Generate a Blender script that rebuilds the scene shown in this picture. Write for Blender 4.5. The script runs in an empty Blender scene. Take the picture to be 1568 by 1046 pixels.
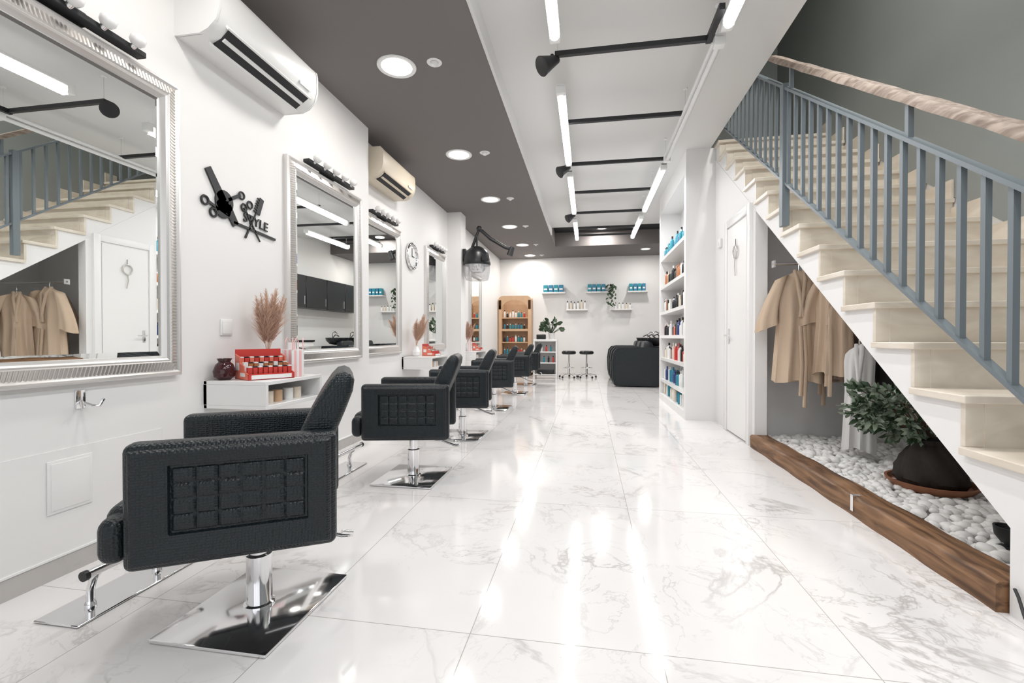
import bpy, bmesh, math, random
from mathutils import Matrix, Vector
random.seed(7)
R=math.radians
# ------------------------------------------------------------------ materials
def new_mat(name):
    m=bpy.data.materials.new(name); m.use_nodes=True
    nt=m.node_tree; b=nt.nodes['Principled BSDF']
    return m,nt,b
def mat(name,col,rough=.5,metal=0.,bump=0.,bscale=60.,emit=None,estr=0.,var=0.,coat=0.,trans=0.,alpha=1.):
    m,nt,b=new_mat(name)
    b.inputs['Base Color'].default_value=(*col,1)
    b.inputs['Roughness'].default_value=rough
    b.inputs['Metallic'].default_value=metal
    if coat: b.inputs['Coat Weight'].default_value=coat
    if trans: b.inputs['Transmission Weight'].default_value=trans
    if alpha<1: b.inputs['Alpha'].default_value=alpha
    if emit:
        b.inputs['Emission Color'].default_value=(*emit,1); b.inputs['Emission Strength'].default_value=estr
    tc=nt.nodes.new('ShaderNodeTexCoord')
    nz=nt.nodes.new('ShaderNodeTexNoise'); nz.inputs['Scale'].default_value=bscale; nz.inputs['Detail'].default_value=3
    nt.links.new(tc.outputs['Object'],nz.inputs['Vector'])
    if bump:
        bp=nt.nodes.new('ShaderNodeBump'); bp.inputs['Strength'].default_value=bump; bp.inputs['Distance'].default_value=.01
        nt.links.new(nz.outputs['Fac'],bp.inputs['Height']); nt.links.new(bp.outputs['Normal'],b.inputs['Normal'])
    if var:
        mx=nt.nodes.new('ShaderNodeMixRGB')
        mx.inputs[1].default_value=(*[c*(1-var) for c in col],1); mx.inputs[2].default_value=(*[min(1,c*(1+var)) for c in col],1)
        nt.links.new(nz.outputs['Fac'],mx.inputs[0]); nt.links.new(mx.outputs[0],b.inputs['Base Color'])
    return m
WHITE=mat('wall_paint_white',(.82,.81,.80),.55,bump=.03,bscale=40)
WHITEG=mat('white_gloss_panel',(.82,.81,.80),.18)
CEILW=mat('ceiling_white',(.70,.695,.685),.7)
CEILD=mat('ceiling_dark_grey',(.175,.160,.157),.7)
CEILB=mat('ceiling_black',(.02,.022,.024),.7)
GREEN=mat('stairwell_grey_green',(.275,.295,.285),.6,var=.06,bscale=2)
STEEL=mat('railing_blue_grey',(.155,.182,.198),.42)
CHROME=mat('chrome',(.84,.84,.85),.09,1.)
MIRROR=mat('mirror_glass',(.9,.92,.91),.005,1.)
SILVER=mat('silver_frame',(.66,.63,.60),.28,.85)
SILVW=mat('silver_frame_pale',(.72,.70,.68),.3,.6)
BLACK=mat('black_satin',(.012,.013,.015),.35)
BLACKM=mat('black_metal',(.014,.014,.016),.5)
PLW=mat('white_plastic',(.83,.83,.82),.3)
PLC=mat('cream_plastic',(.72,.64,.52),.35)
LACQ=mat('white_lacquer',(.84,.83,.82),.25)
TUBE=mat('tube_glow',(1,1,1),.5,emit=(.97,.99,1),estr=10)
TUBEOFF=mat('tube_unlit',(.8,.8,.8),.3)
LAMP=mat('downlight_glow',(1,1,1),.5,emit=(1,.97,.93),estr=10)
TERRA=mat('terracotta',(.30,.12,.06),.6,var=.2,bscale=20)
SACK=mat('dark_wrap',(.022,.016,.013),.8,bump=.6,bscale=25)
PEB=mat('white_pebbles',(.82,.81,.79),.6,var=.06,bscale=15)
ROBE=mat('beige_linen',(.55,.42,.31),.9,bump=.15,bscale=150,var=.08)
ROBE2=mat('taupe_linen',(.27,.20,.155),.9,bump=.15,bscale=150)
DARKC=mat('dark_cloth',(.035,.033,.035),.9)
WCL=mat('white_cloth',(.75,.74,.73),.9)
LEAF1=mat('leaf_green',(.050,.09,.045),.5,var=.3,bscale=12)
LEAF2=mat('leaf_sage',(.27,.33,.25),.55,var=.2,bscale=12)
BARK=mat('bark',(.12,.08,.05),.8)
PAMP=mat('pampas_plume',(.66,.45,.34),.9)
WOODL=mat('light_wood',(.60,.39,.24),.5,var=.12,bscale=8)
GLASS=mat('clear_hood',(.5,.5,.52),.1,alpha=.45)
RED=mat('red_card',(.58,.05,.04),.4); ORG=mat('coral_card',(.80,.20,.13),.4); PINK=mat('pink_card',(.85,.50,.50),.5)
BLUE=mat('blue_card',(.03,.20,.34),.4); TEAL=mat('teal_card',(.02,.26,.34),.4)
BURG=mat('burgundy_glaze',(.05,.012,.015),.12); AMB=mat('amber_plastic',(.45,.18,.07),.3)
CREAMB=mat('cream_plastic_b',(.75,.66,.55),.4); NAVY=mat('navy_plastic',(.03,.06,.2),.3)
CERW=mat('white_ceramic',(.85,.84,.83),.15)

def leather():
    m,nt,b=new_mat('black_leather'); b.inputs['Base Color'].default_value=(.0045,.009,.012,1)
    b.inputs['Roughness'].default_value=.36; b.inputs['Specular IOR Level'].default_value=.42
    tc=nt.nodes.new('ShaderNodeTexCoord'); vo=nt.nodes.new('ShaderNodeTexVoronoi'); vo.inputs['Scale'].default_value=125
    vo.inputs['Randomness'].default_value=.35
    bp=nt.nodes.new('ShaderNodeBump'); bp.inputs['Strength'].default_value=.75; bp.inputs['Distance'].default_value=.003
    nt.links.new(tc.outputs['Object'],vo.inputs['Vector']); nt.links.new(vo.outputs['Distance'],bp.inputs['Height']); nt.links.new(bp.outputs['Normal'],b.inputs['Normal'])
    return m
LEATHER=leather()
def wood(name,c1,c2,sc=(3,3,3),rough=.6,scale=4):
    m,nt,b=new_mat(name); b.inputs['Roughness'].default_value=rough
    tc=nt.nodes.new('ShaderNodeTexCoord'); mp=nt.nodes.new('ShaderNodeMapping'); mp.inputs['Scale'].default_value=sc
    nz=nt.nodes.new('ShaderNodeTexNoise'); nz.inputs['Scale'].default_value=scale; nz.inputs['Detail'].default_value=6; nz.inputs['Distortion'].default_value=1.2
    rp=nt.nodes.new('ShaderNodeValToRGB'); rp.color_ramp.elements[0].position=.35; rp.color_ramp.elements[1].position=.65
    rp.color_ramp.elements[0].color=(*c1,1); rp.color_ramp.elements[1].color=(*c2,1)
    L=nt.links.new; L(tc.outputs['Object'],mp.inputs['Vector']); L(mp.outputs[0],nz.inputs['Vector']); L(nz.outputs['Fac'],rp.inputs[0]); L(rp.outputs[0],b.inputs['Base Color'])
    bp=nt.nodes.new('ShaderNodeBump'); bp.inputs['Strength'].default_value=.3; L(nz.outputs['Fac'],bp.inputs['Height']); L(bp.outputs[0],b.inputs['Normal'])
    return m
BEAMW=wood('old_timber',(.085,.04,.018),(.28,.15,.075),(5,.5,5),.55)
HANDW=wood('handrail_timber',(.18,.13,.10),(.42,.34,.28),(7,.7,7),.6)
STONE=wood('cream_travertine',(.66,.585,.49),(.78,.715,.62),(1,1,3),.35,3)
def marble(name,tiles=True,base=(.82,.80,.79),vein=(.36,.33,.31)):
    m,nt,b=new_mat(name); N=nt.nodes.new; L=nt.links.new
    tc=N('ShaderNodeTexCoord'); sx=N('ShaderNodeSeparateXYZ'); L(tc.outputs['Object'],sx.inputs[0])
    def mt(op,a,bb=None):
        n=N('ShaderNodeMath'); n.operation=op
        for i,v in enumerate((a,bb)):
            if v is None: continue
            if isinstance(v,(int,float)): n.inputs[i].default_value=v
            else: L(v,n.inputs[i])
        return n.outputs[0]
    TX,TY=.62,1.235
    ux=mt('DIVIDE',mt('ADD',sx.outputs[0],.39+6.2),TX); uy=mt('DIVIDE',mt('ADD',sx.outputs[1],-1.467+12.35),TY)
    fx=mt('FRACT',ux); fy=mt('FRACT',uy)
    cx=mt('FLOOR',ux); cy=mt('FLOOR',uy)
    dx=mt('MULTIPLY',mt('MINIMUM',fx,mt('SUBTRACT',1.,fx)),TX); dy=mt('MULTIPLY',mt('MINIMUM',fy,mt('SUBTRACT',1.,fy)),TY)
    joint=mt('LESS_THAN',mt('MINIMUM',dx,dy),.0016)
    cb=N('ShaderNodeCombineXYZ'); L(mt('MULTIPLY',cx,3.71),cb.inputs[0]); L(mt('MULTIPLY',cy,5.13),cb.inputs[1]); L(mt('ADD',cx,cy),cb.inputs[2])
    ad=N('ShaderNodeVectorMath'); ad.operation='ADD'; L(tc.outputs['Object'],ad.inputs[0]); L(cb.outputs[0],ad.inputs[1])
    def veins(scale,dist,w):
        nz=N('ShaderNodeTexNoise'); nz.inputs['Scale'].default_value=scale; nz.inputs['Detail'].default_value=7; nz.inputs['Distortion'].default_value=dist; nz.inputs['Roughness'].default_value=.6
        L(ad.outputs[0],nz.inputs['Vector'])
        a=mt('ABSOLUTE',mt('SUBTRACT',nz.outputs['Fac'],.5))
        r=N('ShaderNodeValToRGB'); r.color_ramp.elements[0].position=0; r.color_ramp.elements[0].color=(1,1,1,1)
        r.color_ramp.elements[1].position=w; r.color_ramp.elements[1].color=(0,0,0,1); L(a,r.inputs[0]); return r.outputs[0]
    v1=veins(1.1,.9,.016); v2=veins(2.6,1.5,.013)
    nm=N('ShaderNodeTexNoise'); nm.inputs['Scale'].default_value=1.7; nm.inputs['Detail'].default_value=4; L(ad.outputs[0],nm.inputs['Vector'])
    rm=N('ShaderNodeValToRGB'); rm.color_ramp.elements[0].position=.44; rm.color_ramp.elements[1].position=.66; L(nm.outputs['Fac'],rm.inputs[0])
    vm=mt('MULTIPLY',mt('MAXIMUM',v1,mt('MULTIPLY',v2,.7)),rm.outputs[0])
    vm=mt('ADD',mt('MULTIPLY',vm,.62),mt('MULTIPLY',rm.outputs[0],.06))
    mx=N('ShaderNodeMixRGB'); mx.inputs[1].default_value=(*base,1); mx.inputs[2].default_value=(*vein,1); L(vm,mx.inputs[0])
    mj=N('ShaderNodeMixRGB'); L(mx.outputs[0],mj.inputs[1]); mj.inputs[2].default_value=(.46,.43,.40,1)
    if tiles: L(joint,mj.inputs[0])
    else: mj.inputs[0].default_value=0
    L(mj.outputs[0],b.inputs['Base Color']); b.inputs['Roughness'].default_value=.085; b.inputs['IOR'].default_value=1.42
    return m
FLOOR=marble('marble_tiles'); MARB=marble('marble_skirting',False,(.50,.48,.46),(.2,.19,.18))

# ------------------------------------------------------------------ mesh builder
class MB:
    def __init__(s): s.v=[];s.f=[];s.mi=[];s.mats=[];s.M=Matrix()
    def mid(s,m):
        if m not in s.mats: s.mats.append(m)
        return s.mats.index(m)
    def raw(s,vs,fs,m):
        o=len(s.v); k=s.mid(m); M=s.M
        s.v+= [tuple(M@Vector(p)) for p in vs]
        for f in fs: s.f.append([i+o for i in f]); s.mi.append(k)
    def bm(s,bm,m):
        bm.verts.ensure_lookup_table(); bm.verts.index_update()
        s.raw([v.co.copy() for v in bm.verts],[[v.index for v in f.verts] for f in bm.faces],m); bm.free()
    def box(s,a,b,m,bev=0.,seg=3,rot=None):
        c=Vector([(a[i]+b[i])/2 for i in range(3)]); d=[abs(b[i]-a[i]) for i in range(3)]
        t=bmesh.new(); bmesh.ops.create_cube(t,size=1)
        for v in t.verts: v.co=Vector((v.co.x*d[0],v.co.y*d[1],v.co.z*d[2]))
        if bev>0: bmesh.ops.bevel(t,geom=t.edges[:]+t.verts[:],offset=min(bev,min(d)*.49),segments=seg,profile=.5,affect='EDGES')
        X=Matrix.Translation(c)
        if rot is not None: X=X@rot
        t.transform(X); s.bm(t,m)
    def tube(s,pts,r,m,n=10,cap=True):
        pts=[Vector(p) for p in pts]; k=len(pts); rs=r if isinstance(r,(list,tuple)) else [r]*k
        vs=[];fs=[]; up=None
        for i,p in enumerate(pts):
            t=(pts[min(i+1,k-1)]-pts[max(i-1,0)]).normalized()
            if up is None:
                up=Vector((0,0,1)) if abs(t.z)<.9 else Vector((1,0,0))
            a=(up-t*up.dot(t)).normalized(); up=a; b=t.cross(a)
            for j in range(n):
                q=2*math.pi*j/n; vs.append(p+(a*math.cos(q)+b*math.sin(q))*rs[i])
        for i in range(k-1):
            for j in range(n):
                fs.append([i*n+j,i*n+(j+1)%n,(i+1)*n+(j+1)%n,(i+1)*n+j])
        if cap: fs.append(list(range(n))[::-1]); fs.append([(k-1)*n+j for j in range(n)])
        s.raw(vs,fs,m)
    def cyl(s,p0,p1,r,m,n=20,r2=None): s.tube([p0,p1],[r,r if r2 is None else r2],m,n)
    def lathe(s,prof,c,m,n=28,sc=(1,1),wob=0):
        vs=[];fs=[];k=len(prof)
        for r,z in prof:
            for j in range(n):
                q=2*math.pi*j/n; rr=r*(1+wob*math.sin(q*7+z*20)+wob*.6*math.sin(q*13+z*35))
                vs.append((c[0]+rr*math.cos(q)*sc[0],c[1]+rr*math.sin(q)*sc[1],c[2]+z))
        for i in range(k-1):
            for j in range(n): fs.append([i*n+j,i*n+(j+1)%n,(i+1)*n+(j+1)%n,(i+1)*n+j])
        if prof[0][0]>1e-4: fs.append(list(range(n))[::-1])
        if prof[-1][0]>1e-4: fs.append([(k-1)*n+j for j in range(n)])
        s.raw(vs,fs,m)
    def rings(s,rings,m,cap=True):
        n=len(rings[0]); vs=[p for r in rings for p in r]; fs=[]
        for i in range(len(rings)-1):
            for j in range(n): fs.append([i*n+j,i*n+(j+1)%n,(i+1)*n+(j+1)%n,(i+1)*n+j])
        if cap: fs.append(list(range(n))[::-1]); fs.append([(len(rings)-1)*n+j for j in range(n)])
        s.raw(vs,fs,m)
    def prism(s,poly,axis,a,b,m):
        def P(p,t):
            return {'x':(t,p[0],p[1]),'y':(p[0],t,p[1]),'z':(p[0],p[1],t)}[axis]
        n=len(poly); vs=[P(p,a) for p in poly]+[P(p,b) for p in poly]
        fs=[list(range(n))[::-1],[n+i for i in range(n)]]+[[i,(i+1)%n,n+(i+1)%n,n+i] for i in range(n)]
        s.raw(vs,fs,m)
    def ball(s,c,r,m,sc=(1,1,1),sub=2):
        t=bmesh.new(); bmesh.ops.create_icosphere(t,subdivisions=sub,radius=r)
        t.transform(Matrix.Translation(c)@Matrix.Diagonal((*sc,1))); s.bm(t,m)
    def torus(s,c,R0,r,m,axis='x',n=36,k=8):
        vs=[];fs=[]
        for i in range(n):
            a=2*math.pi*i/n
            for j in range(k):
                b=2*math.pi*j/k; q=R0+r*math.cos(b); h=r*math.sin(b)
                p={'x':(h,q*math.cos(a),q*math.sin(a)),'y':(q*math.cos(a),h,q*math.sin(a)),'z':(q*math.cos(a),q*math.sin(a),h)}[axis]
                vs.append((c[0]+p[0],c[1]+p[1],c[2]+p[2]))
        for i in range(n):
            for j in range(k): fs.append([i*k+j,((i+1)%n)*k+j,((i+1)%n)*k+(j+1)%k,i*k+(j+1)%k])
        s.raw(vs,fs,m)
    def done(s,name,smooth=True,ang=38,recalc=True,parent=None):
        me=bpy.data.meshes.new(name); me.from_pydata(s.v,[],s.f)
        for m in s.mats: me.materials.append(m)
        me.polygons.foreach_set('material_index',s.mi)
        if recalc:
            t=bmesh.new(); t.from_mesh(me); bmesh.ops.recalc_face_normals(t,faces=t.faces[:]); t.to_mesh(me); t.free()
        if smooth:
            me.polygons.foreach_set('use_smooth',[True]*len(me.polygons)); me.set_sharp_from_angle(angle=R(ang))
        me.update(); o=bpy.data.objects.new(name,me); bpy.context.scene.collection.objects.link(o)
        if parent: o.parent=parent
        return o
def simple(name,a,b,m,bev=0):
    q=MB(); q.box(a,b,m,bev); return q.done(name,smooth=False)
def area(name,loc,sx,sy,power,col,parent,rot=(0,0,0),shape='RECTANGLE'):
    l=bpy.data.lights.new(name,'AREA'); l.shape=shape; l.size=sx
    if shape=='RECTANGLE': l.size_y=sy
    l.energy=power; l.color=col; l.specular_factor=.2
    o=bpy.data.objects.new(name,l); o.location=loc; o.rotation_euler=rot
    bpy.context.scene.collection.objects.link(o)
    if parent: o.parent=parent
    return o

# ------------------------------------------------------------------ room shell
XL=-2.18; XR=2.65; XS=1.5; YB=12.0; YF=-2.6; HD=3.10; HW=3.25
simple('floor',(-2.6,YF-.1,-.1),(2.75,YB+.1,0),FLOOR)
simple('wall_left',(-2.55,YF,0),(XL,4.25,3.5),WHITE)
simple('wall_left_recessed',(-2.55,4.25,0),(-2.34,YB,3.5),WHITE)
simple('trim_pilaster',(-2.34,7.33,0),(-2.10,7.62,HD),WHITE)
simple('wall_back',(-2.55,YB,0),(2.75,YB+.15,3.6),WHITE)
simple('ceiling_dark_soffit',(-2.55,YF,HD),(-.75,YB,3.6),CEILD)
simple('trim_soffit_edge',(-.75,YF,HD-.004),(-.728,9.3,HW),CEILW)
simple('ceiling',(-.728,YF,HW),(1.44,9.3,3.6),CEILW)
simple('ceiling_rear',(1.44,6.95,HW),(2.1,9.3,3.6),CEILW)
simple('ceiling_black_recess',(-.75,9.3,3.42),(2.1,10.5,3.6),CEILB)
simple('ceiling_rear_soffit',(-.75,10.5,HD),(2.1,YB,3.6),CEILD)
simple('wall_right',(XR,YF,0),(XR+.1,6.95,5.6),WHITE)
simple('wall_right_rear',(2.1,6.95,0),(XR,YB,3.6),WHITE)
simple('wall_stairwell_end',(1.34,6.95,3.6),(XR+.1,7.05,5.6),GREEN)
simple('wall_stairwell_side',(1.34,YF,3.6),(1.44,6.95,5.6),GREEN)
simple('ceiling_stairwell',(1.34,YF,5.6),(XR+.1,7.05,5.7),CEILW)
q=MB(); q.box((-2.55,YF-.1,0),(-2.0,YF,3.6),WHITE); q.box((2.4,YF-.1,0),(2.75,YF,5.7),WHITE)
q.box((-2.0,YF-.1,2.95),(2.4,YF,5.7),WHITE); q.box((-2.0,YF-.1,0),(2.4,YF,.12),WHITE); q.done('wall_front')
q=MB()
for x in (-2.0,-.55,.9,2.36): q.box((x,YF-.08,.12),(x+.045,YF-.02,2.95),BLACKM)
q.box((-2.0,YF-.08,.12),(2.4,YF-.02,.17),BLACKM); q.box((-2.0,YF-.08,2.9),(2.4,YF-.02,2.95),BLACKM); q.done('window_1')
q=MB(); q.box((XL,YF,0),(XL+.012,4.25,.085),MARB); q.box((XL,YF,.085),(XL+.016,4.25,.093),PLW); q.done('baseboard_left')
simple('baseboard_left_recessed',(-2.34,4.25,0),(-2.328,7.33,.085),MARB)
simple('baseboard_back',(-2.34,YB-.012,0),(2.1,YB,.085),WHITEG)
q=MB(); q.box((XL,YF,.093),(XL+.006,2.0,.53),WHITEG); q.done('trim_wainscot')
q=MB(); q.box((XL+.006,1.49,.27),(XL+.012,1.66,.49),PLW,.002); q.box((XL+.010,1.502,.283),(XL+.0145,1.648,.477),WHITEG,.001); q.done('access_panel')

# ------------------------------------------------------------------ stairs
def zn(y): return .768+.722*(y-2.07)
def zl(y): return .315+.728*(y-1.89)
G,RI=.288,.208; y0,z0=1.206,.144; NS=16
q=MB()
for k in range(NS):
    y=y0+G*k; z=z0+RI*k-.03; ya=y+.02; yb=y+G+.02 if k<NS-1 else 5.69
    la,lb=max(0,zl(ya)),max(0,zl(yb))
    if ya<1.457<yb: poly=[(ya,0),(1.457,0),(yb,lb),(yb,z),(ya,z)]
    else: poly=[(ya,la),(yb,lb),(yb,max(z,lb+.01)),(ya,z)]
    q.prism(poly,'x',XS,XR-.01,WHITE)
for k in range(NS):
    y=y0+G*k; z=z0+RI*k
    ye=y+G+.02 if k<NS-1 else 5.69
    q.box((XS-.025,y-.012,z-.032),(XR-.01,ye,z),STONE,.004,2)
    q.box((XS+.06,y+.008,z-RI),(XR-.01,y+.022,z-.032),STONE)
    q.box((XS-.006,y+.012,z-RI+.0),(XS+.07,y+.035,z-.03),STONE,.002,1)
    q.box((XR-.025,y,z),(XR-.01,min(ye+G*.4,5.69),z+.14),STONE)
q.prism([(y0+.03,0),(1.89,0),(1.89,zl(1.89)+.01),(1.458,.012)],'x',XS+.001,XS+.1,WHITE)
q.done('staircase',smooth=False)
simple('floor_upper_landing',(XS+.06,5.69,3.0),(XR,6.95,3.264),STONE)
q=MB(); q.prism([(4.40,0),(5.74,0),(5.74,zl(5.74)+.012),(4.40,zl(4.40)+.012)],'x',XS-.003,XS+.1,WHITE); q.done('wall_door_side',smooth=False)
simple('wall_understair_end',(XS+.1,4.72,0),(XR,4.80,2.42),WHITE)
q=MB(); q.prism([(YF,0),(.9,0),(5.55,3.25),(6.95,3.27),(6.95,5.6),(YF,5.6)],'x',XR-.008,XR,GREEN); q.done('wall_right_painted',smooth=False)
xr=1.472
q=MB()
def slope_bar(q,ya,yb,off,w,h,m,x=xr):
    za,zb=zn(ya)+off,zn(yb)+off
    q.prism([(ya,za-h/2),(yb,zb-h/2),(yb,zb+h/2),(ya,za+h/2)],'x',x-w/2,x+w/2,m)
slope_bar(q,.95,4.9,.93,.042,.022,STEEL); slope_bar(q,.95,5.25,.22,.036,.02,STEEL)
y=1.06
while y<5.25:
    top=min(zn(y)+.93,5.0); q.box((xr-.011,y-.011,zn(y)+.22),(xr+.011,y+.011,top),STEEL); y+=.113
for yy in (3.72,1.0):
    q.box((xr-.03,yy-.03,zn(yy)-.12),(xr+.022,yy+.03,zn(yy)+.95),STEEL,.003,1)
for yy in (3.62,2.38,1.15):
    q.box((xr-.012,yy-.012,zn(yy)+.93),(xr+.012,yy+.012,zn(yy)+1.10),STEEL)
rail=q.done('stair_railing')
q=MB(); P=[]
ya,yb=.5,3.97
for i in range(25):
    t=i/24; y=ya+(yb-ya)*t; z=zn(y)+1.12; w=.030+.002*math.sin(i*1.7); h=.024+.003*math.sin(i*2.3)
    P.append([(xr-w,y,z-h),(xr+w,y,z-h),(xr+w+.004,y,z),(xr+w-.006,y,z+h),(xr-w+.006,y,z+h),(xr-w-.004,y,z)])
q.rings(P,HANDW); q.done('wooden_handrail',ang=50,parent=rail)

# ------------------------------------------------------------------ door under stairs
q=MB(); x=XS-.003
q.box((x-.03,4.47,0),(x+.01,4.55,2.24),LACQ,.005,2); q.box((x-.03,5.16,0),(x+.01,5.24,2.24),LACQ,.005,2); q.box((x-.03,4.55,2.16),(x+.01,5.16,2.24),LACQ,.005,2)
q.box((x-.012,4.55,.01),(x+.01,5.16,2.16),LACQ); q.done('trim_door_casing')
q=MB(); q.box((x-.022,4.565,.012),(x-.012,5.145,2.145),LACQ,.003,1)
q.cyl((x-.07,5.08,1.02),(x-.02,5.08,1.02),.011,CHROME); q.cyl((x-.068,5.08,1.02),(x-.068,4.96,1.02),.009,CHROME); q.box((x-.028,5.06,.93),(x-.022,5.10,1.09),CHROME,.002)
q.done('door_1')
q=MB(); q.torus((x-.035,4.86,1.86),.06,.008,SILVER,'x'); q.cyl((x-.03,4.86,1.92),(x-.03,4.86,1.99),.003,BLACKM,6); q.tube([(x-.035,4.86,1.8),(x-.035,4.87,1.72),(x-.035,4.85,1.62)],.006,SILVER,6); q.done('door_hanging_ornament')
q=MB(); q.box((x-.03,5.42,2.02),(x,5.52,2.12),PLW,.006); q.cyl((x-.034,5.47,2.07),(x-.03,5.47,2.07),.02,TUBEOFF); q.done('thermostat')

# ------------------------------------------------------------------ timber + pebbles
q=MB(); Rg=[]
for i in range(30):
    t=i/29; y=1.9+t*(4.41-1.9); j=lambda s:.004*math.sin(i*s)
    Rg.append([(1.465+j(1.3),y,0),(1.62,y,0),(1.622+j(2.1),y,.10+j(1.9)),(1.61,y,.112+j(1.1)),(1.475+j(.9),y,.112+j(2.7)),(1.465+j(1.7),y,.10)])
q.rings(Rg,BEAMW); q.box((1.457,2.78,.03),(1.466,2.805,.113),CHROME); q.box((1.457,2.78,.112),(1.50,2.805,.12),CHROME); q.done('timber_beam',ang=50)
q=MB(); base=bmesh.new(); bmesh.ops.create_icosphere(base,subdivisions=2,radius=1); base.verts.ensure_lookup_table(); base.verts.index_update()
bv=[v.co.copy() for v in base.verts]; bf=[[v.index for v in f.verts] for f in base.faces]
q.box((1.625,1.9,0),(XR-.02,4.70,.035),PEB)
for i in range(2300):
    y=random.uniform(1.95,4.64); x=random.uniform(1.64,2.58)
    if zl(y)<.2: continue
    s=random.uniform(.018,.042); M=Matrix.Translation((x,y,.035+random.uniform(0,.035)))@Matrix.Rotation(random.uniform(0,6.28),4,'Z')@Matrix.Rotation(random.uniform(-.5,.5),4,'X')@Matrix.Diagonal((s,s*random.uniform(.65,.9),s*random.uniform(.5,.7),1))
    q.M=M; q.raw(bv,bf,PEB)
q.M=Matrix(); q.done('pebble_bed',recalc=False,ang=80)
q=MB(); q.lathe([(.035,0),(.04,.01),(.015,.02),(.015,.05)],(1.82,2.30,.07),BLACKM,20); q.lathe([(.025,0),(.045,.03),(.05,.07),(.043,.07),(.025,.02)],(1.82,2.30,.10),BLACKM,20); q.done('garden_spotlight')
q=MB(); q.tube([(1.492,1.86,.11),(1.488,1.84,.09),(1.475,1.8,.04),(1.45,1.72,.006),(1.44,1.6,.005),(1.46,1.4,.005)],.005,BLACKM,6); q.done('power_cable')

def leaf(q,p,d,L,W,m):
    d=d.normalized(); side=d.cross(Vector((random.uniform(-1,1),random.uniform(-1,1),random.uniform(-.3,1))))
    if side.length<.01: return
    side.normalize(); n=d.cross(side)*.18*L
    q.raw([p,p+d*L*.35+side*W+n*.4,p+d*L*.75+side*W*.75,p+d*L-n,p+d*L*.75-side*W*.75,p+d*L*.35-side*W+n*.4,p+d*L*.4,p+d*L*.75-n*.2],
          [[0,1,6],[1,2,7,6],[2,3,7],[3,4,7],[4,5,6,7],[5,0,6]],m)
q=MB(); pc=Vector((2.10,3.18,.07))
q.lathe([(.0,.0),(.19,.0),(.22,.03),(.225,.045),(.21,.045),(.19,.02)],pc,TERRA,36)
q.lathe([(.15,.02),(.175,.06),(.165,.12),(.14,.18),(.11,.23),(.075,.27),(.09,.30),(.05,.31)],pc,SACK,60,wob=.07)
fc=pc+Vector((-.10,.12,.51))
for i in range(74):
    u=Vector((random.gauss(0,1),random.gauss(0,1),random.gauss(0,.8))).normalized()
    e=fc+Vector((u.x*.29,u.y*.28,u.z*.23)); a=pc+Vector((0,0,.29)); mid=a.lerp(e,.5)+Vector((0,0,.05))
    q.tube([a,mid,e],[.006,.004,.002],BARK,5)
    for j in range(30):
        t=random.uniform(.45,1.03); p=mid.lerp(e,(t-.45)/.55)
        dd=(u+Vector((random.gauss(0,.7),random.gauss(0,.7),random.gauss(0,.7))))
        leaf(q,p,dd,random.uniform(.045,.072),random.uniform(.011,.017),LEAF1 if random.random()<.38 else LEAF2)
q.done('potted_plant',recalc=False)

# ------------------------------------------------------------------ robes
def robe(name,c,w,h,m,rz=0,sleeve=True,belt=True,ph=0.,dp=.07,lapel=None):
    q=MB(); q.M=Matrix.Translation(c)@Matrix.Rotation(rz,4,'Z')
    n=56; rg=[]
    ts=[(0,.18,.35),(.02,.30,.6),(.05,.62,.75),(.09,.86,.85),(.16,.95,1),(.3,.92,1.1),(.45,.88,1.15),(.6,.93,1.2),(.8,1.0,1.3),(.93,1.05,1.35),(1,1.07,1.35)]
    for t,wf,df in ts:
        r=[]
        for j in range(n):
            a=2*math.pi*j/n; fold=1+.26*min(1,t*2)*math.sin(a*9+ph+2*t)+.14*t*math.sin(a*5+ph*2)
            r.append((math.cos(a)*w*wf*(1+.04*math.sin(a*9+ph)),math.sin(a)*dp*df*fold,-h*t+.015*math.sin(a*3+ph)*t))
        rg.append(r)
    q.rings(rg,m,cap=True)
    if sleeve:
        for sg in (-1,1):
            rg=[]
            for i in range(9):
                t=i/8; cx=sg*(w*.72+.11*math.sin(t*1.5)); cz=-.05*h/.9-.46*h*t; rr=.055+.04*t; r=[]
                for j in range(24):
                    a=2*math.pi*j/24; f=1+.18*t*math.sin(a*5+ph)
                    r.append((cx+math.cos(a)*rr*.9*f,-.02+math.sin(a)*(.055+.02*t)*f,cz+math.cos(a)*rr*.4*sg*-1))
                rg.append(r)
            q.rings(rg,m)
    lm=lapel or m
    for sg in (-1,1):
        q.tube([(sg*w*.18,-.01,.005),(sg*w*.16,-dp*.95,-.08*h),(sg*w*.05,-dp*1.2,-.25*h),(-sg*w*.06,-dp*1.25,-.42*h)],[.014,.016,.016,.014],lm,6)
    if belt:
        q.tube([(w*.1,-dp*1.3,-.5*h),(w*.16,-dp*1.5,-.8*h),(w*.12,-dp*1.45,-1.22*h)],.016,m,6)
        q.tube([(-w*.05,-dp*1.3,-.5*h),(-w*.0,-dp*1.5,-.85*h),(-w*.04,-dp*1.45,-1.12*h)],.016,m,6)
    q.tube([(0,0,-.02),(0,0,.05),(.0,.02,.075),(.0,.035,.06)],.004,CHROME,6)
    return q.done(name,ang=60)
robe('hanging_robe',(1.79,4.24,1.57),.185,.95,ROBE,R(-8),ph=0)
robe('hanging_robe',(1.98,4.06,1.50),.14,.80,ROBE,R(-50),ph=1.3)
robe('hanging_robe',(2.14,4.10,1.44),.14,.80,ROBE2,R(-50),ph=2.1,belt=False)
robe('hanging_robe',(2.06,4.46,1.56),.16,.95,ROBE,R(-20),ph=2.6,belt=True)
robe('hanging_jacket',(2.34,4.10,1.44),.17,1.02,DARKC,R(-20),ph=.7,belt=False)
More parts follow.
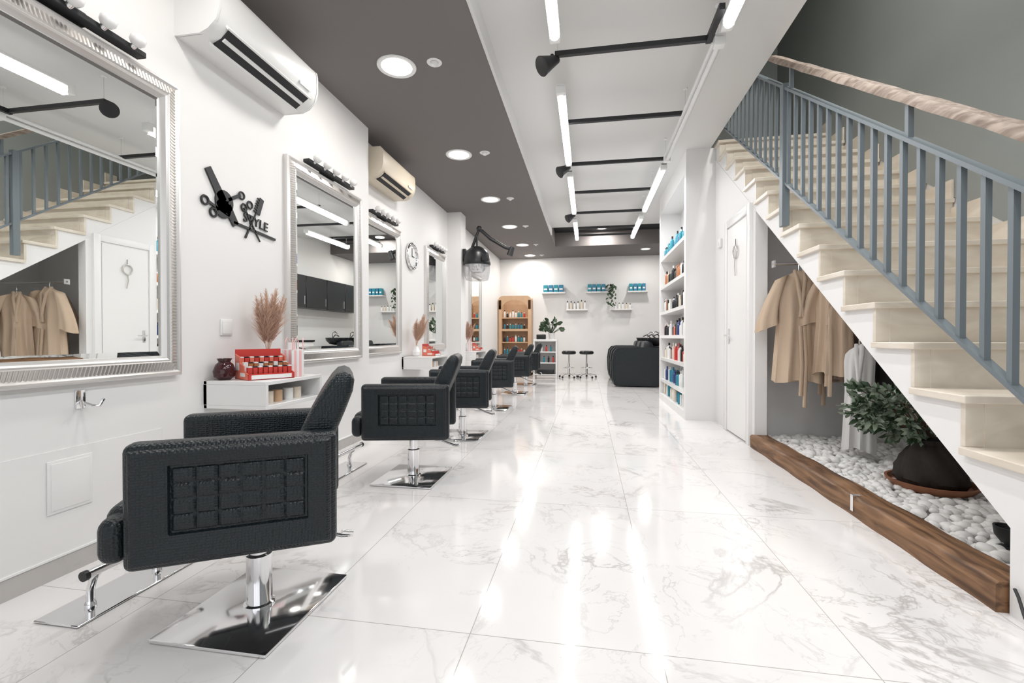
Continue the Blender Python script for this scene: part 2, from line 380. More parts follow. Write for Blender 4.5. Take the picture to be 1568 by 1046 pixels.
robe('hanging_towel',(2.06,3.86,.94),.10,.80,WCL,R(-30),sleeve=False,belt=False,ph=.4,dp=.055)
q=MB(); q.cyl((XS+.1,4.28,1.64),(XR,4.28,1.64),.012,CHROME); q.box((XS+.1,4.25,1.61),(XS+.112,4.31,1.67),CHROME); q.done('clothes_rail')

# ------------------------------------------------------------------ right shelving unit
SY0,SY1,SX=5.70,7.70,1.16
q=MB(); q.box((SX,SY0,0),(XS+.05,SY0+.09,HW),WHITE); q.box((SX,SY1-.09,0),(2.1,SY1,HW),WHITE); q.box((XS-.03,SY0+.01,0),(XS+.03,SY1,HW),WHITE)
q.box((SX,SY0+.09,2.98),(XS,SY1-.09,HW),WHITE); q.box((SX,SY0+.09,0),(XS,SY1-.09,.10),WHITE)
ZS=[.34,.68,1.03,1.40,1.80,2.25]
for z in ZS: q.box((SX+.005,SY0+.09,z-.045),(XS-.03,SY1-.09,z),LACQ)
q.done('built_in_shelving',smooth=False)
def bottle(q,p,r,h,m,cap=BLACK):
    q.lathe([(r*.9,0),(r,.01),(r,h*.68),(r*.8,h*.76),(r*.4,h*.8),(r*.4,h*.84)],p,m,12); q.lathe([(r*.45,h*.84),(r*.45,h),(r*.3,h)],p,cap,10)
q=MB()
cols={.10:[BLUE,PLW,CREAMB,TEAL],.34:[BLUE,TEAL,NAVY,PLW,PLW],.68:[RED,PINK,PLW,BLACK,CREAMB,RED],1.03:[RED,PINK,PLW,PLW,NAVY,BLACK,ORG],1.40:[BLACK,NAVY,PLW,CREAMB,BLACK,AMB],1.80:[AMB,BLACK,CREAMB,BLACK,PLW],2.25:[TEAL,BLUE,TEAL,NAVY]}
for z,cl in cols.items():
    y=SY0+.14
    while y<SY1-.14:
        m=random.choice(cl); r=random.uniform(.022,.034); h=random.uniform(.14,.24)
        if random.random()<.25:
            q.box((SX+.05,y-.03,z),(SX+.13,y+.04,z+random.uniform(.1,.2)),m,.004,1)
        else:
            bottle(q,(SX+random.uniform(.06,.10),y,z),r,h,m,random.choice([BLACK,PLW,m]))
            if random.random()<.8: bottle(q,(SX+.2,y+.01,z),r,h*.95,random.choice(cl),PLW)
        y+=random.uniform(.07,.11)
q.done('hair_product_bottles')

# ------------------------------------------------------------------ mirrors
def mirror(yc,w,x,z0=.80,z1=2.33,name='wall_mirror'):
    q=MB(); y1,y2=yc-w/2,yc+w/2
    pr=[(0,0),(0,.030),(.008,.040),(.018,.042),(.026,.034),(.032,.030),(.072,.046),(.078,.040),(.084,.044),(.092,.040),(.098,.026),(.105,.018),(.105,0)]
    rg=[]
    for (a,b) in ((y1,z0),(y2,z0),(y2,z1),(y1,z1)):
        sy=1 if a==y1 else -1; sz=1 if b==z0 else -1
        rg.append([(x+p,a+sy*i,b+sz*i) for i,p in pr])
    n=len(pr); vs=[p for r in rg for p in r]; fs=[]
    for i in range(4):
        for j in range(n-1): fs.append([i*n+j,i*n+j+1,((i+1)%4)*n+j+1,((i+1)%4)*n+j])
    q.raw(vs,fs,SILVW)
    st=.0165
    for side in ('b','t','l','r'):
        Ln=(y2-y1) if side in 'bt' else (z1-z0)
        k=int((Ln-2*.036)/st)
        for i in range(k+1):
            s=.036+(Ln-.072)*i/k
            i0,i1=.031,.073; p0=.028
            lim=min(s,Ln-s); i1=min(i1,max(lim,i0+.004)); dp=.016*(i1-i0)/.042
            if side=='b': A=(x+p0,y1+s,z0+i0);B=(x+p0+dp,y1+s,z0+i1)
            if side=='t': A=(x+p0,y1+s,z1-i0);B=(x+p0+dp,y1+s,z1-i1)
            if side=='l': A=(x+p0,y1+i0,z0+s);B=(x+p0+dp,y1+i1,z0+s)
            if side=='r': A=(x+p0,y2-i0,z0+s);B=(x+p0+dp,y2-i1,z0+s)
            q.tube([A,B],.0062,SILVER,6)
    q.box((x+.002,y1+.1,z0+.1),(x+.016,y2-.1,z1-.1),MIRROR)
    r2=[]
    for ins,pp in ((.105,.0165),(.128,.0185)):
        r2+= [(x+pp,y1+ins,z0+ins),(x+pp,y2-ins,z0+ins),(x+pp,y2-ins,z1-ins),(x+pp,y1+ins,z1-ins)]
    o=q.done(name,ang=30)
    p=MB(); p.raw(r2,[[i,(i+1)%4,4+(i+1)%4,4+i] for i in range(4)]+[[4,5,6,7]],MIRROR); p.done('mirror_pane',smooth=False,parent=o)
    return o
def vanity(yc,L,x,z=2.345):
    q=MB(); q.box((x+.02,yc-L/2,z),(x+.075,yc+L/2,z+.028),BLACKM,.004,1); q.box((x+.001,yc-.1,z),(x+.03,yc+.1,z+.06),BLACKM,.004,1)
    for i in range(5):
        y=yc-L/2+L*(i+.5)/5; q.cyl((x+.06,y,z+.015),(x+.085,y,z+.03),.016,CHROME,12); q.ball((x+.10,y,z+.045),.033,CERW)
    return q.done('vanity_light_bar')
mirror(1.54,1.10,XL); vanity(1.54,.66,XL)
mirror(3.505,1.09,XL); vanity(3.5,.68,XL)
mirror(4.83,1.06,-2.34); vanity(4.85,.66,-2.34)
mirror(6.70,.92,-2.34); vanity(6.7,.6,-2.34)
mirror(9.2,1.0,-2.34,name='wall_mirror')

q=MB(); y=1.62; q.box((XL,y-.02,.69),(XL+.006,y+.02,.77),CHROME,.002); 
for s in (-1,1): q.tube([(XL+.005,y,.72),(XL+.04,y+s*.02,.70),(XL+.06,y+s*.035,.70),(XL+.07,y+s*.045,.73)],.006,CHROME,8)
q.done('coat_hook')
q=MB(); q.box((XL,2.38,1.01),(XL+.008,2.47,1.11),PLW,.003); q.box((XL+.008,2.39,1.02),(XL+.012,2.46,1.10),PLW,.003); q.done('light_switch')
q=MB(); c=(-2.34,5.73,2.08); q.torus((c[0]+.025,c[1],c[2]),.165,.02,CHROME,'x',48,10); q.cyl((c[0],c[1],c[2]),(c[0]+.02,c[1],c[2]),.16,PLW,40)
q.box((c[0]+.02,c[1]-.005,c[2]),(c[0]+.026,c[1]+.005,c[2]+.11),BLACK); q.box((c[0]+.02,c[1],c[2]-.005),(c[0]+.026,c[1]+.08,c[2]+.005),BLACK)
for i in range(12):
    a=i*math.pi/6; q.ball((c[0]+.021,c[1]+.135*math.cos(a),c[2]+.135*math.sin(a)),.006,BLACK,sub=1)
q.done('wall_clock')

# ------------------------------------------------------------------ metal wall sign (hairdressing tools)
q=MB(); x=XL+.004
def strip(a,b,w,w2=None):
    a=Vector(a);b=Vector(b);d=(b-a).normalized();n=Vector((-d.y,d.x)); w2=w if w2 is None else w2
    q.prism([tuple(a+n*w/2),tuple(b+n*w2/2),tuple(b-n*w2/2),tuple(a-n*w/2)],'x',x,x+.008,BLACKM)
def disc(c,r,n=24): q.prism([(c[0]+r*math.cos(2*math.pi*i/n),c[1]+r*math.sin(2*math.pi*i/n)) for i in range(n)],'x',x,x+.008,BLACKM)
disc((2.41,1.82),.068); disc((2.40,1.775),.058); strip((2.40,1.82),(2.29,1.985),.06,.045); strip((2.43,1.80),(2.50,1.70),.06,.05); strip((2.44,1.84),(2.54,1.90),.02)
for c in ((2.27,1.79),(2.33,1.735)): q.torus((x+.004,*c),.024,.007,BLACKM,'x',24,6)
strip((2.29,1.79),(2.44,1.74),.018,.008); strip((2.34,1.745),(2.44,1.83),.016,.008)
for c in ((2.55,1.90),(2.62,1.86),(2.57,1.83)): q.torus((x+.004,*c),.022,.006,BLACKM,'x',24,6)
strip((2.57,1.83),(2.71,1.64),.012,.006); strip((2.58,1.64),(2.68,1.83),.012,.006)
strip((2.69,1.82),(2.73,1.93),.036); strip((2.48,1.715),(2.86,1.685),.016)
for i in range(6): strip((2.672+.007*i,1.83+.018*i),(2.655+.007*i,1.836+.018*i),.007)
sign=q.done('wall_art_scissors')
cu=bpy.data.curves.new('style_lettering','FONT'); cu.body='STYLE'; cu.size=.085; cu.extrude=.004; cu.materials.append(BLACKM)
to=bpy.data.objects.new('lettering',cu); bpy.context.scene.collection.objects.link(to)
to.matrix_world=Matrix(((0,0,1,x+.004),(1,0,0,2.56),(0,1,0,1.745),(0,0,0,1)))@Matrix.Rotation(R(-6),4,'Z'); to.parent=sign

# ------------------------------------------------------------------ air conditioners
def ac(x,ya,yb,z,m,name='air_conditioner'):
    q=MB(); p=[(0,0),(.15,0),(.20,.02),(.25,.065),(.268,.13),(.268,.24),(.262,.275),(.235,.30),(.0,.30)]
    q.prism([(x+a,z+b) for a,b in p],'y',ya+.012,yb-.012,m)
    for s,e in ((ya,ya+.014),(yb-.014,yb)): q.prism([(x+a*1.0+(.004 if a>0 else 0),z+b) for a,b in p],'y',s,e,m)
    def chb(ya_,yb_,s0,s1,o0,o1,mm):
        A=Vector((x+.150,z-.002)); B=Vector((x+.252,z+.066)); d=(B-A); L=d.length; d/=L; nn=Vector((d.y,-d.x))
        pts=[A+d*(s0*L)+nn*o0,A+d*(s1*L)+nn*o0,A+d*(s1*L)+nn*o1,A+d*(s0*L)+nn*o1]
        q.prism([tuple(v) for v in pts],'y',ya_,yb_,mm)
    chb(ya+.09,yb-.09,.02,.98,-.02,.012,BLACK)
    chb(ya+.10,yb-.10,.40,.58,.010,.020,m)
    chb(ya+.07,yb-.07,.98,1.06,-.01,.016,m); chb(ya+.07,yb-.07,-.08,.02,-.01,.014,m)
    q.box((x+.268,yb-.2,z+.10),(x+.272,yb-.08,z+.12),TUBEOFF)
    q.box((x+.02,ya+.06,z+.298),(x+.23,yb-.06,z+.302),TUBEOFF)
    return q.done(name)
ac(XL,2.09,2.97,2.61,PLW); ac(-2.34,4.35,5.22,2.66,PLC)

# ------------------------------------------------------------------ consoles and things on them
def console(ya,yb,x,z=.75,dep=.40):
    q=MB(); t=.022; zb=z-.16
    q.box((x,ya,z-t),(x+dep,yb,z),LACQ,.002,1); q.box((x,ya,zb),(x+dep,yb,zb+t),LACQ,.002,1)
    q.box((x,ya,zb+t),(x+dep,ya+t,z-t),LACQ); q.box((x,yb-t,zb+t),(x+dep,yb,z-t),LACQ); q.box((x,ya,zb),(x+.02,yb,z),LACQ)
    for i,(yy,m) in enumerate(((ya+.12,CREAMB),(ya+.2,WOODL),(ya+.3,PLW),(ya+.38,CREAMB))):
        if yy<yb-.06: q.lathe([(.028,0),(.03,.01),(.03,.07),(.0,.07)],(x+dep-.08,yy,zb+t),m,14)
    return q.done('floating_console')
def pampas(c,h=.42,n=16,vh=.14):
    q=MB(); q.lathe([(.03,0),(.05,.02),(.055,.06),(.035,.11),(.022,.13),(.026,vh)],c,CERW,24)
    for k in range(n):
        a=random.uniform(0,6.28); sp=random.uniform(.02,.16); b=Vector(c)+Vector((0,0,vh-.02)); tip=b+Vector((math.cos(a)*sp*.5+.05,math.sin(a)*sp,h*random.uniform(.55,.8)))
        q.tube([b,b.lerp(tip,.5)+Vector((0,0,.02)),tip],.0015,PAMP,4)
        ax=(tip-b).normalized()
        for j in range(280):
            t=random.uniform(.3,1.12); p=b.lerp(tip,t); w=.042*math.sin(min(1,max(.08,(1.15-t)/.8))*math.pi*.6)
            d=(ax*1.3+Vector((random.gauss(0,.6),random.gauss(0,.6),random.gauss(0,.2)))).normalized(); L=w*random.uniform(1.2,2.6)
            sd=d.cross(Vector((random.gauss(0,1),random.gauss(0,1),random.gauss(0,1)))).normalized()*.0012
            q.raw([p-sd,p+sd,p+d*L+sd*.4,p+d*L-sd*.4],[[0,1,2,3]],PAMP)
    lim=c[0]-.075
    q.v=[(max(v[0],lim),v[1],v[2]) for v in q.v]
    return q.done('pampas_grass_vase',smooth=False,recalc=False)
def display(c,rz=0,s=1.):
    q=MB(); q.M=Matrix.Translation(c)@Matrix.Rotation(rz,4,'Z')@Matrix.Scale(s,4)
    q.prism([(-.11,0),(.11,0),(.11,.04),(.04,.06),(.04,.09),(-.03,.11),(-.03,.15),(-.11,.17)],'y',-.15,-.145,ORG)
    q.prism([(-.11,0),(.11,0),(.11,.04),(.04,.06),(.04,.09),(-.03,.11),(-.03,.15),(-.11,.17)],'y',.145,.15,ORG)
    q.box((-.112,-.15,0),(-.108,.15,.20),RED); q.box((.106,-.15,0),(.11,.15,.04),RED); q.box((-.11,-.15,0),(.11,.15,.004),RED)
    q.box((.104,-.13,.005),(.113,.13,.032),PLW)
    q.box((-.09,-.152,.06),(-.04,-.150,.11),PLW); q.box((-.02,-.152,.02),(.06,-.150,.045),PLW)
    for i in range(9):
        y=-.128+.032*i
        for (xx,z,m) in ((.075,.01,RED),(.005,.035,AMB if i%3 else PLW),(-.065,.07,RED if i%2 else ORG)):
            q.box((xx-.02,y-.013,z-.008),(xx+.015,y+.013,z+.072),m,.002,1); q.box((xx-.02,y-.012,z+.072),(xx+.015,y+.012,z+.08),BLACK if i%2 else PLW)
    return q.done('product_display_box')
def bag(c,rz=0):
    q=MB(); q.M=Matrix.Translation(c)@Matrix.Rotation(rz,4,'Z')
    for k in range(9):
        m=PINK if k%2 else PLW; y=-.072+.016*k
        q.prism([(-.035,0),(.035,0),(.03,.17),(-.03,.17)],'y',y,y+.016,m)
    for k in range(5):
        m=PINK if k%2 else PLW
        q.box((-.035+.014*k,-.0735,0),(-.021+.014*k,-.0715,.165),m); 
    q.box((-.004,-.06,.17),(.004,.06,.215),PLW)
    for s in (-.03,.03): q.tube([(s,-.04,.16),(s,-.035,.22),(s,0,.245),(s,.035,.22),(s,.04,.16)],.003,PINK,6)
    return q.done('striped_gift_bag')
cz=.751
console(2.26,2.80,XL)
q=MB(); q.lathe([(.03,0),(.055,.02),(.06,.05),(.045,.09),(.03,.105),(.04,.125),(.032,.125),(.02,.1)],(XL+.075,2.33,cz),BURG,32); q.done('burgundy_vase')
display((XL+.24,2.46,cz),R(-30),.88)
pampas((XL+.10,2.66,cz),h=.50)
bag((XL+.32,2.66,cz),R(35)); bag((XL+.22,2.74,cz),R(15))
console(5.44,6.10,-2.34); pampas((-2.22,5.62,cz),h=.48); display((-2.10,5.88,cz),0,.8)
console(7.72,8.50,-2.34); pampas((-2.20,8.1,cz),h=.48); bag((-2.1,7.90,cz),.2); display((-2.06,8.34,cz),0,.7)

# ------------------------------------------------------------------ styling chairs
AW=.30; AL=.57
def arm_panel(q,side):
    L,H=AL,.368; x0=-AL/2; zb=.325; th=.078; yo=side*AW; yi=side*(AW-th)
    q.box((x0,min(yo,yi),zb),(x0+L,max(yo,yi),zb+H),LEATHER,.024,4)
    nx,nz=120,84; ins=.016; vs=[];fs=[]
    ix0,ix1,iz0,iz1=.122,L-.092,.108,H-.072
    for j in range(nz+1):
        for i in range(nx+1):
            s=ins+(L-2*ins)*i/nx; t=ins+(H-2*ins)*j/nz
            e=min(s,L-s,t,H-t)-ins
            if ix0<=s<=ix1 and iz0<=t<=iz1:
                a=(s-ix0)/(ix1-ix0)*6%1; b=(t-iz0)/(iz1-iz0)*4%1
                g=min(s-ix0,ix1-s,t-iz0,iz1-t)
                f=lambda u:(1-abs(2*u-1)**5)**.7
                h=-.001+.008*f(a)*f(b) if g>.001 else -.003
            else:
                dx=max(ix0-s,s-ix1,0); dz=max(iz0-t,t-iz1,0)
                fr=e/(e+max(dx,dz)+1e-6)
                h=.017-.009*fr
                if max(dx,dz)<.005: h=-.003
                h*=min(1,math.sqrt(max(0,e)/.012)) if e<.012 else 1
            vs.append((x0+s,yo+side*(h+(-.0004 if e<.002 else 0)),zb+t))
    for j in range(nz):
        for i in range(nx):
            a=j*(nx+1)+i; fs.append([a,a+1,a+nx+2,a+nx+1] if side<0 else [a,a+nx+1,a+nx+2,a+1])
    q.raw(vs,fs,LEATHER)
def rrect(cx,cz,nx,nz_,hw,ht,k=6,rad=.03):
    r=[]; rad=min(rad,ht*.95)
    for (sy,sn,a0) in ((1,1,0),(-1,1,90),(-1,-1,180),(1,-1,270)):
        for i in range(k+1):
            a=R(a0+90*i/k); yy=sy*(hw-rad)+rad*math.cos(a); nn=sn*(ht-rad)+rad*math.sin(a)
            r.append((cx+nx*nn,yy,cz+nz_*nn))
    return r
def chair(x,y,rz,ox=0.,oy=0.):
    q=MB(); T=Matrix.Translation((x,y,0)); q.M=T
    q.box((-.215,-.243,0.002),(.215,.243,.014),CHROME,.004,2)
    q.lathe([(.052,.014),(.052,.022),(.043,.026),(.043,.20),(.030,.205),(.030,.32)],(0,0,0),CHROME,36)
    q.M=T@Matrix.Translation((ox,oy,0))@Matrix.Rotation(rz,4,'Z')
    q.box((-.14,-.12,.30),(.14,.12,.325),BLACKM,.004,1)
    W=AW-.078
    q.box((-.29,-W,.322),(.17,W,.40),LEATHER,.02,3)
    q.box((-.36,-W-.002,.35),(.17,W+.002,.50),LEATHER,.045,5)
    q.box((-.355,-W-.06,.345),(-.28,W+.06,.48),LEATHER,.035,4)
    for s in (-1,1): arm_panel(q,s)
    path=[(.118,.42,.048),(.155,.51,.053),(.192,.60,.055),(.232,.69,.054),(.270,.77,.050),(.300,.83,.043),(.315,.862,.032),(.321,.875,.012)]
    rg=[]
    for i,(px,pz,ht) in enumerate(path):
        a=path[max(i-1,0)];b=path[min(i+1,len(path)-1)]; tx,tz=b[0]-a[0],b[1]-a[1]; l=math.hypot(tx,tz); tx/=l;tz/=l
        hw=W-.002 if pz<.70 else (W-.002)-(pz-.70)*.10-(0.012 if i==len(path)-1 else 0)
        rg.append(rrect(px,pz,tz,-tx,hw,ht,rad=.028))
    q.rings(rg,LEATHER)
    q.box((.15,-W-.002,.325),(.21,W+.002,.47),LEATHER,.02,3)
    q.tube([(.03,.06,.305),(.14,.06,.275),(.23,.05,.235),(.30,.03,.215),(.335,0,.225),(.335,-.05,.255),(.30,-.07,.27)],.0075,CHROME,10)
    return q.done('styling_chair')
def footrest(yc,x0=-1.91):
    q=MB(); q.box((x0,yc-.24,0.002),(x0+.19,yc+.24,.010),CHROME,.003,1)
    for s in (-.13,.13):
        q.lathe([(.018,.010),(.018,.02),(.013,.03)],(x0+.10,yc+s,0),CHROME,16)
        q.tube([(x0+.10,yc+s,.015),(x0+.10,yc+s,.07),(x0+.115,yc+s,.115),(x0+.14,yc+s,.145),(x0+.155,yc+s,.155)],.013,CHROME,12)
    q.tube([(x0+.165,yc-.20,.16),(x0+.165,yc+.20,.16)],.015,CHROME,14)
    q.tube([(x0+.165,yc-.205,.16),(x0+.165,yc-.19,.16)],.018,BLACK,14); q.tube([(x0+.165,yc+.19,.16),(x0+.165,yc+.205,.16)],.018,BLACK,14)
    return q.done('chrome_footrest')
for (x,y,rz) in ((-1.20,1.485,R(30)),(-1.23,3.06,R(12)),(-1.25,4.42,R(9)),(-1.30,6.20,R(8)),(-1.28,7.9,R(4)),(-1.28,9.4,R(2))):
    chair(x,y,rz,ox=-.004,oy=-.018 if y<2 else 0); footrest(y+.02)

# ------------------------------------------------------------------ hood dryer on arm
q=MB(); px=-2.10; Y=7.47
q.box((px,Y-.06,2.30),(px+.06,Y+.06,2.50),BLACKM,.01); q.tube([(px+.05,Y,2.42),(px+.14,Y,2.48),(-1.82,Y,2.84)],.026,BLACKM,10)
q.tube([(-1.82,Y,2.84),(-1.62,Y-.02,2.66),(-1.36,Y-.05,2.50),(-1.27,Y-.05,2.47)],.03,BLACKM,10); q.ball((-1.82,Y,2.84),.05,BLACKM)
q.tube([(-1.24,Y-.05,2.50),(-1.29,Y-.05,2.36)],[.04,.055],BLACKM,14); q.tube([(-1.84,Y,2.84),(-1.86,Y,2.62),(-1.86,Y,2.5)],.018,BLACKM,8)
q.lathe([(0,.30),(.06,.30),(.12,.27),(.18,.22),(.215,.15),(.225,.06),(.235,.0),(.225,-.02)],(-1.86,Y,2.24),BLACK,36)
q.lathe([(.222,.0),(.225,-.10),(.21,-.22),(.19,-.27)],(-1.86,Y,2.24),GLASS,36)
q.lathe([(.15,.05),(.16,-.02),(.14,-.12),(.10,-.16),(.0,-.16)],(-1.86,Y,2.26),CHROME,30)
q.box((-1.72,Y-.24,2.26),(-1.60,Y-.18,2.36),BLACK,.01)
q.done('hood_dryer')

# ------------------------------------------------------------------ ceiling lights
for k in range(-1,6):
    y=3.32+1.71*k; x=-1.465
    if y>11.6: y=11.5
    q=MB(); q.lathe([(.118,.0),(.118,-.006),(.145,-.010),(.150,-.004),(.150,0)],(x,y,HD),PLW,40); q.lathe([(0,-.004),(.118,-.004),(.118,-.002)],(x,y,HD),LAMP,40)
    o=q.done('recessed_downlight'); area('lamp',(x,y,HD-.02),.22,.22,26 if k<4 else 38,(1,.96,.91),o,shape='DISK')
    q=MB(); x2=-1.16; q.lathe([(.03,0),(.055,-.004),(.058,0)],(x2,y,HD),PLW,24); q.ball((x2,y,HD-.004),.03,TUBEOFF); q.done('ceiling_spot')
q=MB(); q.lathe([(.09,.0),(.09,-.006),(.115,-.010),(.120,0)],(1.35,11.1,HD),PLW,30); q.lathe([(0,-.004),(.09,-.004),(.09,-.002)],(1.35,11.1,HD),LAMP,30); o=q.done('recessed_downlight'); area('lamp',(1.35,11.1,HD-.02),.2,.2,34,(1,.96,.91),o,shape='DISK')
q=MB(); q.lathe([(.09,.0),(.09,-.006),(.115,-.010),(.120,0)],(.3,10.2,3.42),PLW,30); q.lathe([(0,-.004),(.09,-.004),(.09,-.002)],(.3,10.2,3.42),LAMP,30); o=q.done('recessed_downlight'); area('lamp',(.3,10.2,3.40),.2,.2,70,(1,.96,.91),o,shape='DISK')

ZT=3.0; xl,xrr=-.216,.867
q=MB()
bars=[1.15,2.2,3.26,4.30,5.35,6.40,7.45,8.5,9.1]
for y in bars:
    q.box((xl-.02,y-.018,ZT+.01),(xrr+.02,y+.018,ZT+.045),BLACKM,.003,1)
    for x in (xl,xrr): q.cyl((x,y,ZT+.04),(x,y,HW),.003,CHROME,6); q.cyl((x,y,HW-.01),(x,y,HW),.02,PLW,10)
q.box((xrr-.075,2.95,ZT+.005),(xrr-.04,3.28,ZT+.045),BLACKM)
frame=q.done('suspended_light_frame')
def tubelight(x,ya,yb,on=True):
    q=MB(); q.box((x-.035,ya,ZT-.005),(x+.035,yb,ZT+.02),PLW,.004,1); q.tube([(x,ya+.05,ZT-.03),(x,yb-.05,ZT-.03)],.034 if on else .018,TUBE if on else TUBEOFF,12)
    for yy in (ya,yb-.06): q.box((x-.036,yy,ZT-.055),(x+.036,yy+.06,ZT+.015),PLW,.008,2)
    o=q.done('fluorescent_tube_light'); o.parent=frame
    if on: area('tube_lamp',(x,(ya+yb)/2,ZT-.068),.05,yb-ya-.1,35,(.98,.985,1),o)
for a,b in ((-.6,1.0),(1.35,3.02),(3.62,5.2),(5.5,7.25),(7.7,9.2)): tubelight(xl,a,b)
for a,b,on in ((-.6,1.0,True),(1.4,3.08,True),(3.2,5.28,False),(5.45,7.3,True),(7.65,9.2,True)): tubelight(xrr,a,b,on)
def spot(x,y,dx,dy):
    q=MB(); d=Vector((dx,dy,-.6)).normalized(); p=Vector((x,y,ZT-.02)); q.cyl((x,y,ZT+.03),(x,y,ZT-.02),.012,BLACKM,8)
    q.tube([p-d*.05,p+d*.02,p+d*.10,p+d*.105],[.028,.045,.068,.05],BLACKM,20); o=q.done('track_spotlight'); o.parent=frame
spot(xl-.04,3.26,-.8,-.5); spot(xl-.04,5.35,-.8,-.5); spot(xl-.04,7.45,-.8,-.5)
q=MB(); q.lathe([(.18,0),(.18,-.03),(.12,-.07),(0,-.08)],(2.05,3.0,5.6),LAMP,30); o=q.done('stairwell_fill_light'); area('lamp',(2.05,3.0,5.5),.35,.35,170,(1,.97,.93),o,shape='DISK')  # unseen fill light with glowing disc, added to brighten the stairwell walls

# ------------------------------------------------------------------ back of the shop
q=MB(); x0,x1,ya,yb=-2.32,-1.45,11.62,11.98; H=2.08
q.box((x0,yb-.02,0),(x1,yb,H-.05),WOODL); q.box((x0,ya,0),(x0+.09,yb,H-.1),WOODL,.01); q.box((x1-.09,ya,0),(x1,yb,H-.1),WOODL,.01)
pts=[(x0,H-.35)]+[(x0+.12-.12*math.cos(a),H-.12+.12*math.sin(a)) for a in [R(t) for t in range(0,91,15)]]+[(x1-.12+.12*math.sin(a),H-.12+.12*math.cos(a)) for a in [R(t) for t in range(0,91,15)]]+[(x1,H-.35),(x1-.09,H-.35)]
cx=(x0+x1)/2; hw=(x1-x0)/2-.09
pts+=[(cx+hw*math.cos(R(t)),H-.35+.24*math.sin(R(t))) for t in range(0,181,12)]+[(x0+.09,H-.35)]
q.prism(pts,'y',ya,ya+.03,WOODL)
for z in (.08,.55,.88,1.2,1.52): q.box((x0+.08,ya+.02,z-.03),(x1-.08,yb-.01,z),WOODL)
q.box((x0,ya,.0),(x1,yb,.08),WOODL,.01); q.box((x0+.09,ya,1.16),(x1-.09,ya+.03,1.22),WOODL)
q.done('wooden_display_cabinet')
q=MB()
for z in (.55,.88,1.2,1.52):
    xx=x0+.15
    while xx<x1-.14: bottle(q,(xx,ya+.12,z),.028,random.uniform(.12,.2),random.choice([TEAL,RED,BLUE,PLW,BLACK,TEAL]),random.choice([PLW,BLACK])); xx+=.075
q.done('cabinet_products')
def wshelf(xa,xb,z,items):
    q=MB(); q.box((xa,YB-.2,z-.035),(xb,YB,z),LACQ,.003,1); q.done('floating_shelf')
    q=MB(); xx=xa+.04
    if items=='box':
        w=(xb-xa-.08)/4
        for i in range(4): q.box((xx+.005,YB-.15,z+.001),(xx+w-.012,YB-.04,z+.19),BLUE if i%2 else TEAL,.003,1); q.box((xx+.02,YB-.152,z+.06),(xx+w-.03,YB-.149,z+.10),PLW); xx+=w
        q.done('product_boxes')
    else:
        while xx<xb-.03: bottle(q,(xx,YB-.1,z+.001),.03,random.uniform(.12,.24),random.choice([PLW,CREAMB,PLW,CREAMB]),BLACK); xx+=.09
        q.done('styling_bottles')
wshelf(-1.2,-.58,2.18,'box'); wshelf(-.05,.50,2.18,'box'); wshelf(1.0,1.5,2.18,'box'); wshelf(-.56,.0,1.73,'b'); wshelf(.58,1.12,1.73,'b')
q=MB(); q.lathe([(.05,0),(.07,.12),(.065,.12)],(.58,YB-.12,2.18),CERW,16); q.box((.50,YB-.2,2.145),(.68,YB,2.18),LACQ,.003,1)
for i in range(60):
    t=random.random(); p=Vector((.58+random.gauss(0,.06),YB-.24+random.gauss(0,.02),2.36-.55*t*t)); leaf(q,p,Vector((random.gauss(0,1),-.4,-.6)),.09,.028,LEAF1)
q.done('trailing_plant',recalc=False)
q=MB(); q.box((-1.28,10.7,.9),(-.72,11.15,.95),LACQ,.004); q.box((-1.28,10.7,.0),(-1.25,11.15,.9),LACQ); q.box((-.75,10.7,0),(-.72,11.15,.9),LACQ); q.box((-1.25,11.12,.05),(-.75,11.15,.9),LACQ)
for z in (.12,.4,.66): q.box((-1.25,10.7,z-.025),(-.75,11.12,z),LACQ)
for i in range(8): bottle(q,(-1.2+.055*i,10.8,.4 if i%2 else .66),.022,.15,random.choice([TEAL,BLACK,PLW,RED]))
q.box((-1.22,10.78,.95),(-1.0,10.98,1.07),BLACK,.02); q.box((-1.2,10.72,.13),(-.8,10.9,.22),BLACK,.01)
q.done('white_trolley_shelf')
q=MB(); c=Vector((-.86,10.9,.951)); q.lathe([(.06,0),(.085,.15),(.078,.15),(.07,.13)],c,CERW,20)
for i in range(70):
    u=Vector((random.gauss(0,1),random.gauss(0,1),abs(random.gauss(.5,.6)))).normalized(); e=c+Vector((0,0,.22))+Vector((u.x*.2,u.y*.2,u.z*.22)); q.tube([c+Vector((0,0,.13)),e],.003,LEAF1,4); leaf(q,e,u+Vector((0,0,-.3)),.13,.04,LEAF1)
q.done('potted_foliage',recalc=False)
def stool(x,y):
    q=MB(); q.lathe([(0,.58),(.15,.58),(.175,.60),(.175,.64),(.15,.665),(0,.67)],(x,y,0),BLACK,28); q.lathe([(.028,.08),(.028,.35),(.018,.35),(.018,.58)],(x,y,0),CHROME,14)
    for i in range(5):
        a=2*math.pi*i/5+.3; q.tube([(x,y,.10),(x+.13*math.cos(a),y+.13*math.sin(a),.09),(x+.24*math.cos(a),y+.24*math.sin(a),.06)],.013,CHROME,8); q.ball((x+.24*math.cos(a),y+.24*math.sin(a),.028),.027,BLACK)
    q.torus((x,y,.25),.14,.008,CHROME,'z'); q.done('salon_stool')
stool(-.46,11.2); stool(-.03,11.25)
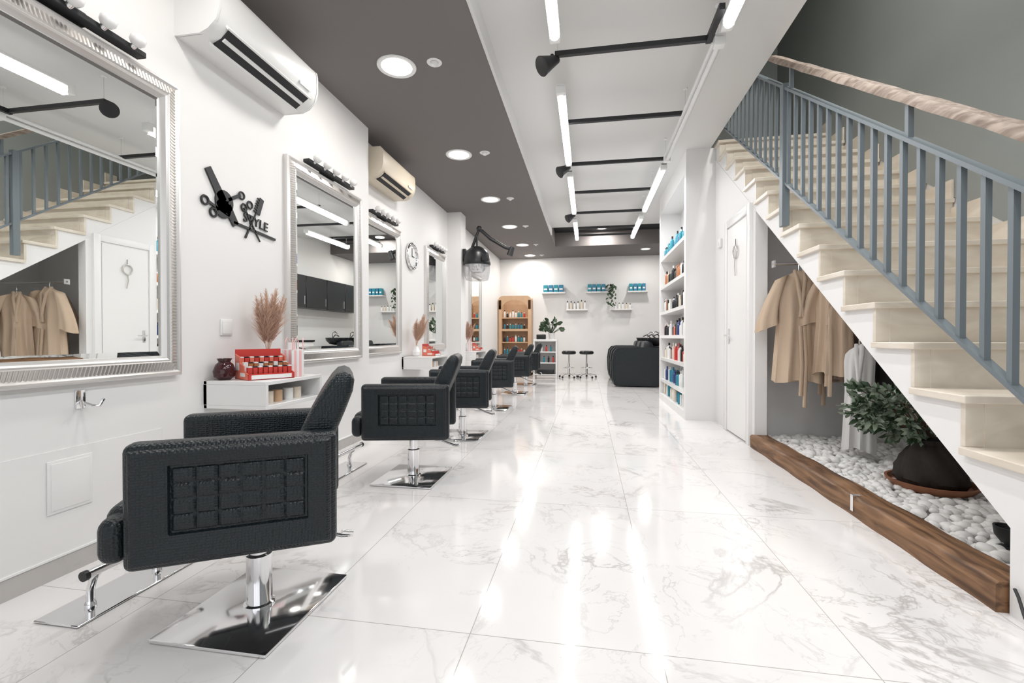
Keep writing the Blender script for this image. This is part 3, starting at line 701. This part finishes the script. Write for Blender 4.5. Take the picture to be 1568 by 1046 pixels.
def wash(y):
    q=MB()
    for s in (-1,1):
        yy=y+s*.31
        prof=[(.56,.02),(1.36,.02),(1.40,.06),(1.40,.74),(1.34,.80),(.70,.80),(.58,.78),(.51,.70),(.48,.5),(.49,.2),(.52,.05)]
        q.prism(prof,'y',yy-.05,yy+.05,LEATHER); q.prism([(.95+(a-.95)*.93,.41+(b-.41)*.93) for a,b in prof],'y',yy-.062,yy+.062,LEATHER)
    q.box((.56,y-.26,.08),(1.2,y+.26,.46),LEATHER,.05,4); q.box((1.08,y-.26,.4),(1.26,y+.26,.92),LEATHER,.06,4,Matrix.Rotation(R(12),4,'Y'))
    q.box((1.24,y-.2,.02),(1.62,y+.2,.8),BLACK,.03)
    q.lathe([(.05,.0),(.16,.03),(.22,.1),(.24,.17),(.22,.17),(.15,.07),(0,.04)],(1.42,y,.82),BLACK,28,(1.1,1.0)); q.box((1.2,y-.1,.93),(1.27,y+.1,.985),BLACK,.02)
    q.tube([(1.58,y+.05,.95),(1.56,y+.05,1.10),(1.50,y+.05,1.13),(1.44,y+.05,1.08)],.012,CHROME,8); q.tube([(1.5,y-.08,.97),(1.4,y-.1,1.06),(1.3,y-.12,1.02)],.014,CHROME,8)
    q.done('backwash_unit')
wash(9.65); wash(10.45); wash(11.25)
q=MB()
for i in range(4): q.box((1.75,8.2+.8*i,1.65),(2.09,8.98+.8*i,2.35),BLACK,.006,1); q.box((1.735,8.9+.8*i,1.72),(1.75,8.92+.8*i,1.9),CHROME)
q.done('dark_wall_cabinets')
q=MB(); q.box((1.72,8.2,0),(2.09,9.2,.9),LACQ,.004); q.box((1.7,8.18,.9),(2.09,9.22,.94),BLACK,.004); q.done('counter_cabinet')

# ------------------------------------------------------------------ world, camera
w=bpy.data.worlds.new('world'); bpy.context.scene.world=w; w.use_nodes=True
w.node_tree.nodes['Background'].inputs[0].default_value=(.95,.97,1,1); w.node_tree.nodes['Background'].inputs[1].default_value=3.2
cam=bpy.data.cameras.new('camera'); cam.sensor_width=36; cam.lens=36*690/1568; cam.clip_start=.02
co=bpy.data.objects.new('camera',cam); co.location=(0,0,1.0); co.rotation_euler=(R(90-.54),0,R(9.54)); bpy.context.scene.collection.objects.link(co)
bpy.context.scene.camera=co
vs=bpy.context.scene.view_settings; vs.view_transform='Standard'; vs.look='None'; vs.exposure=-1.2; vs.gamma=1.0
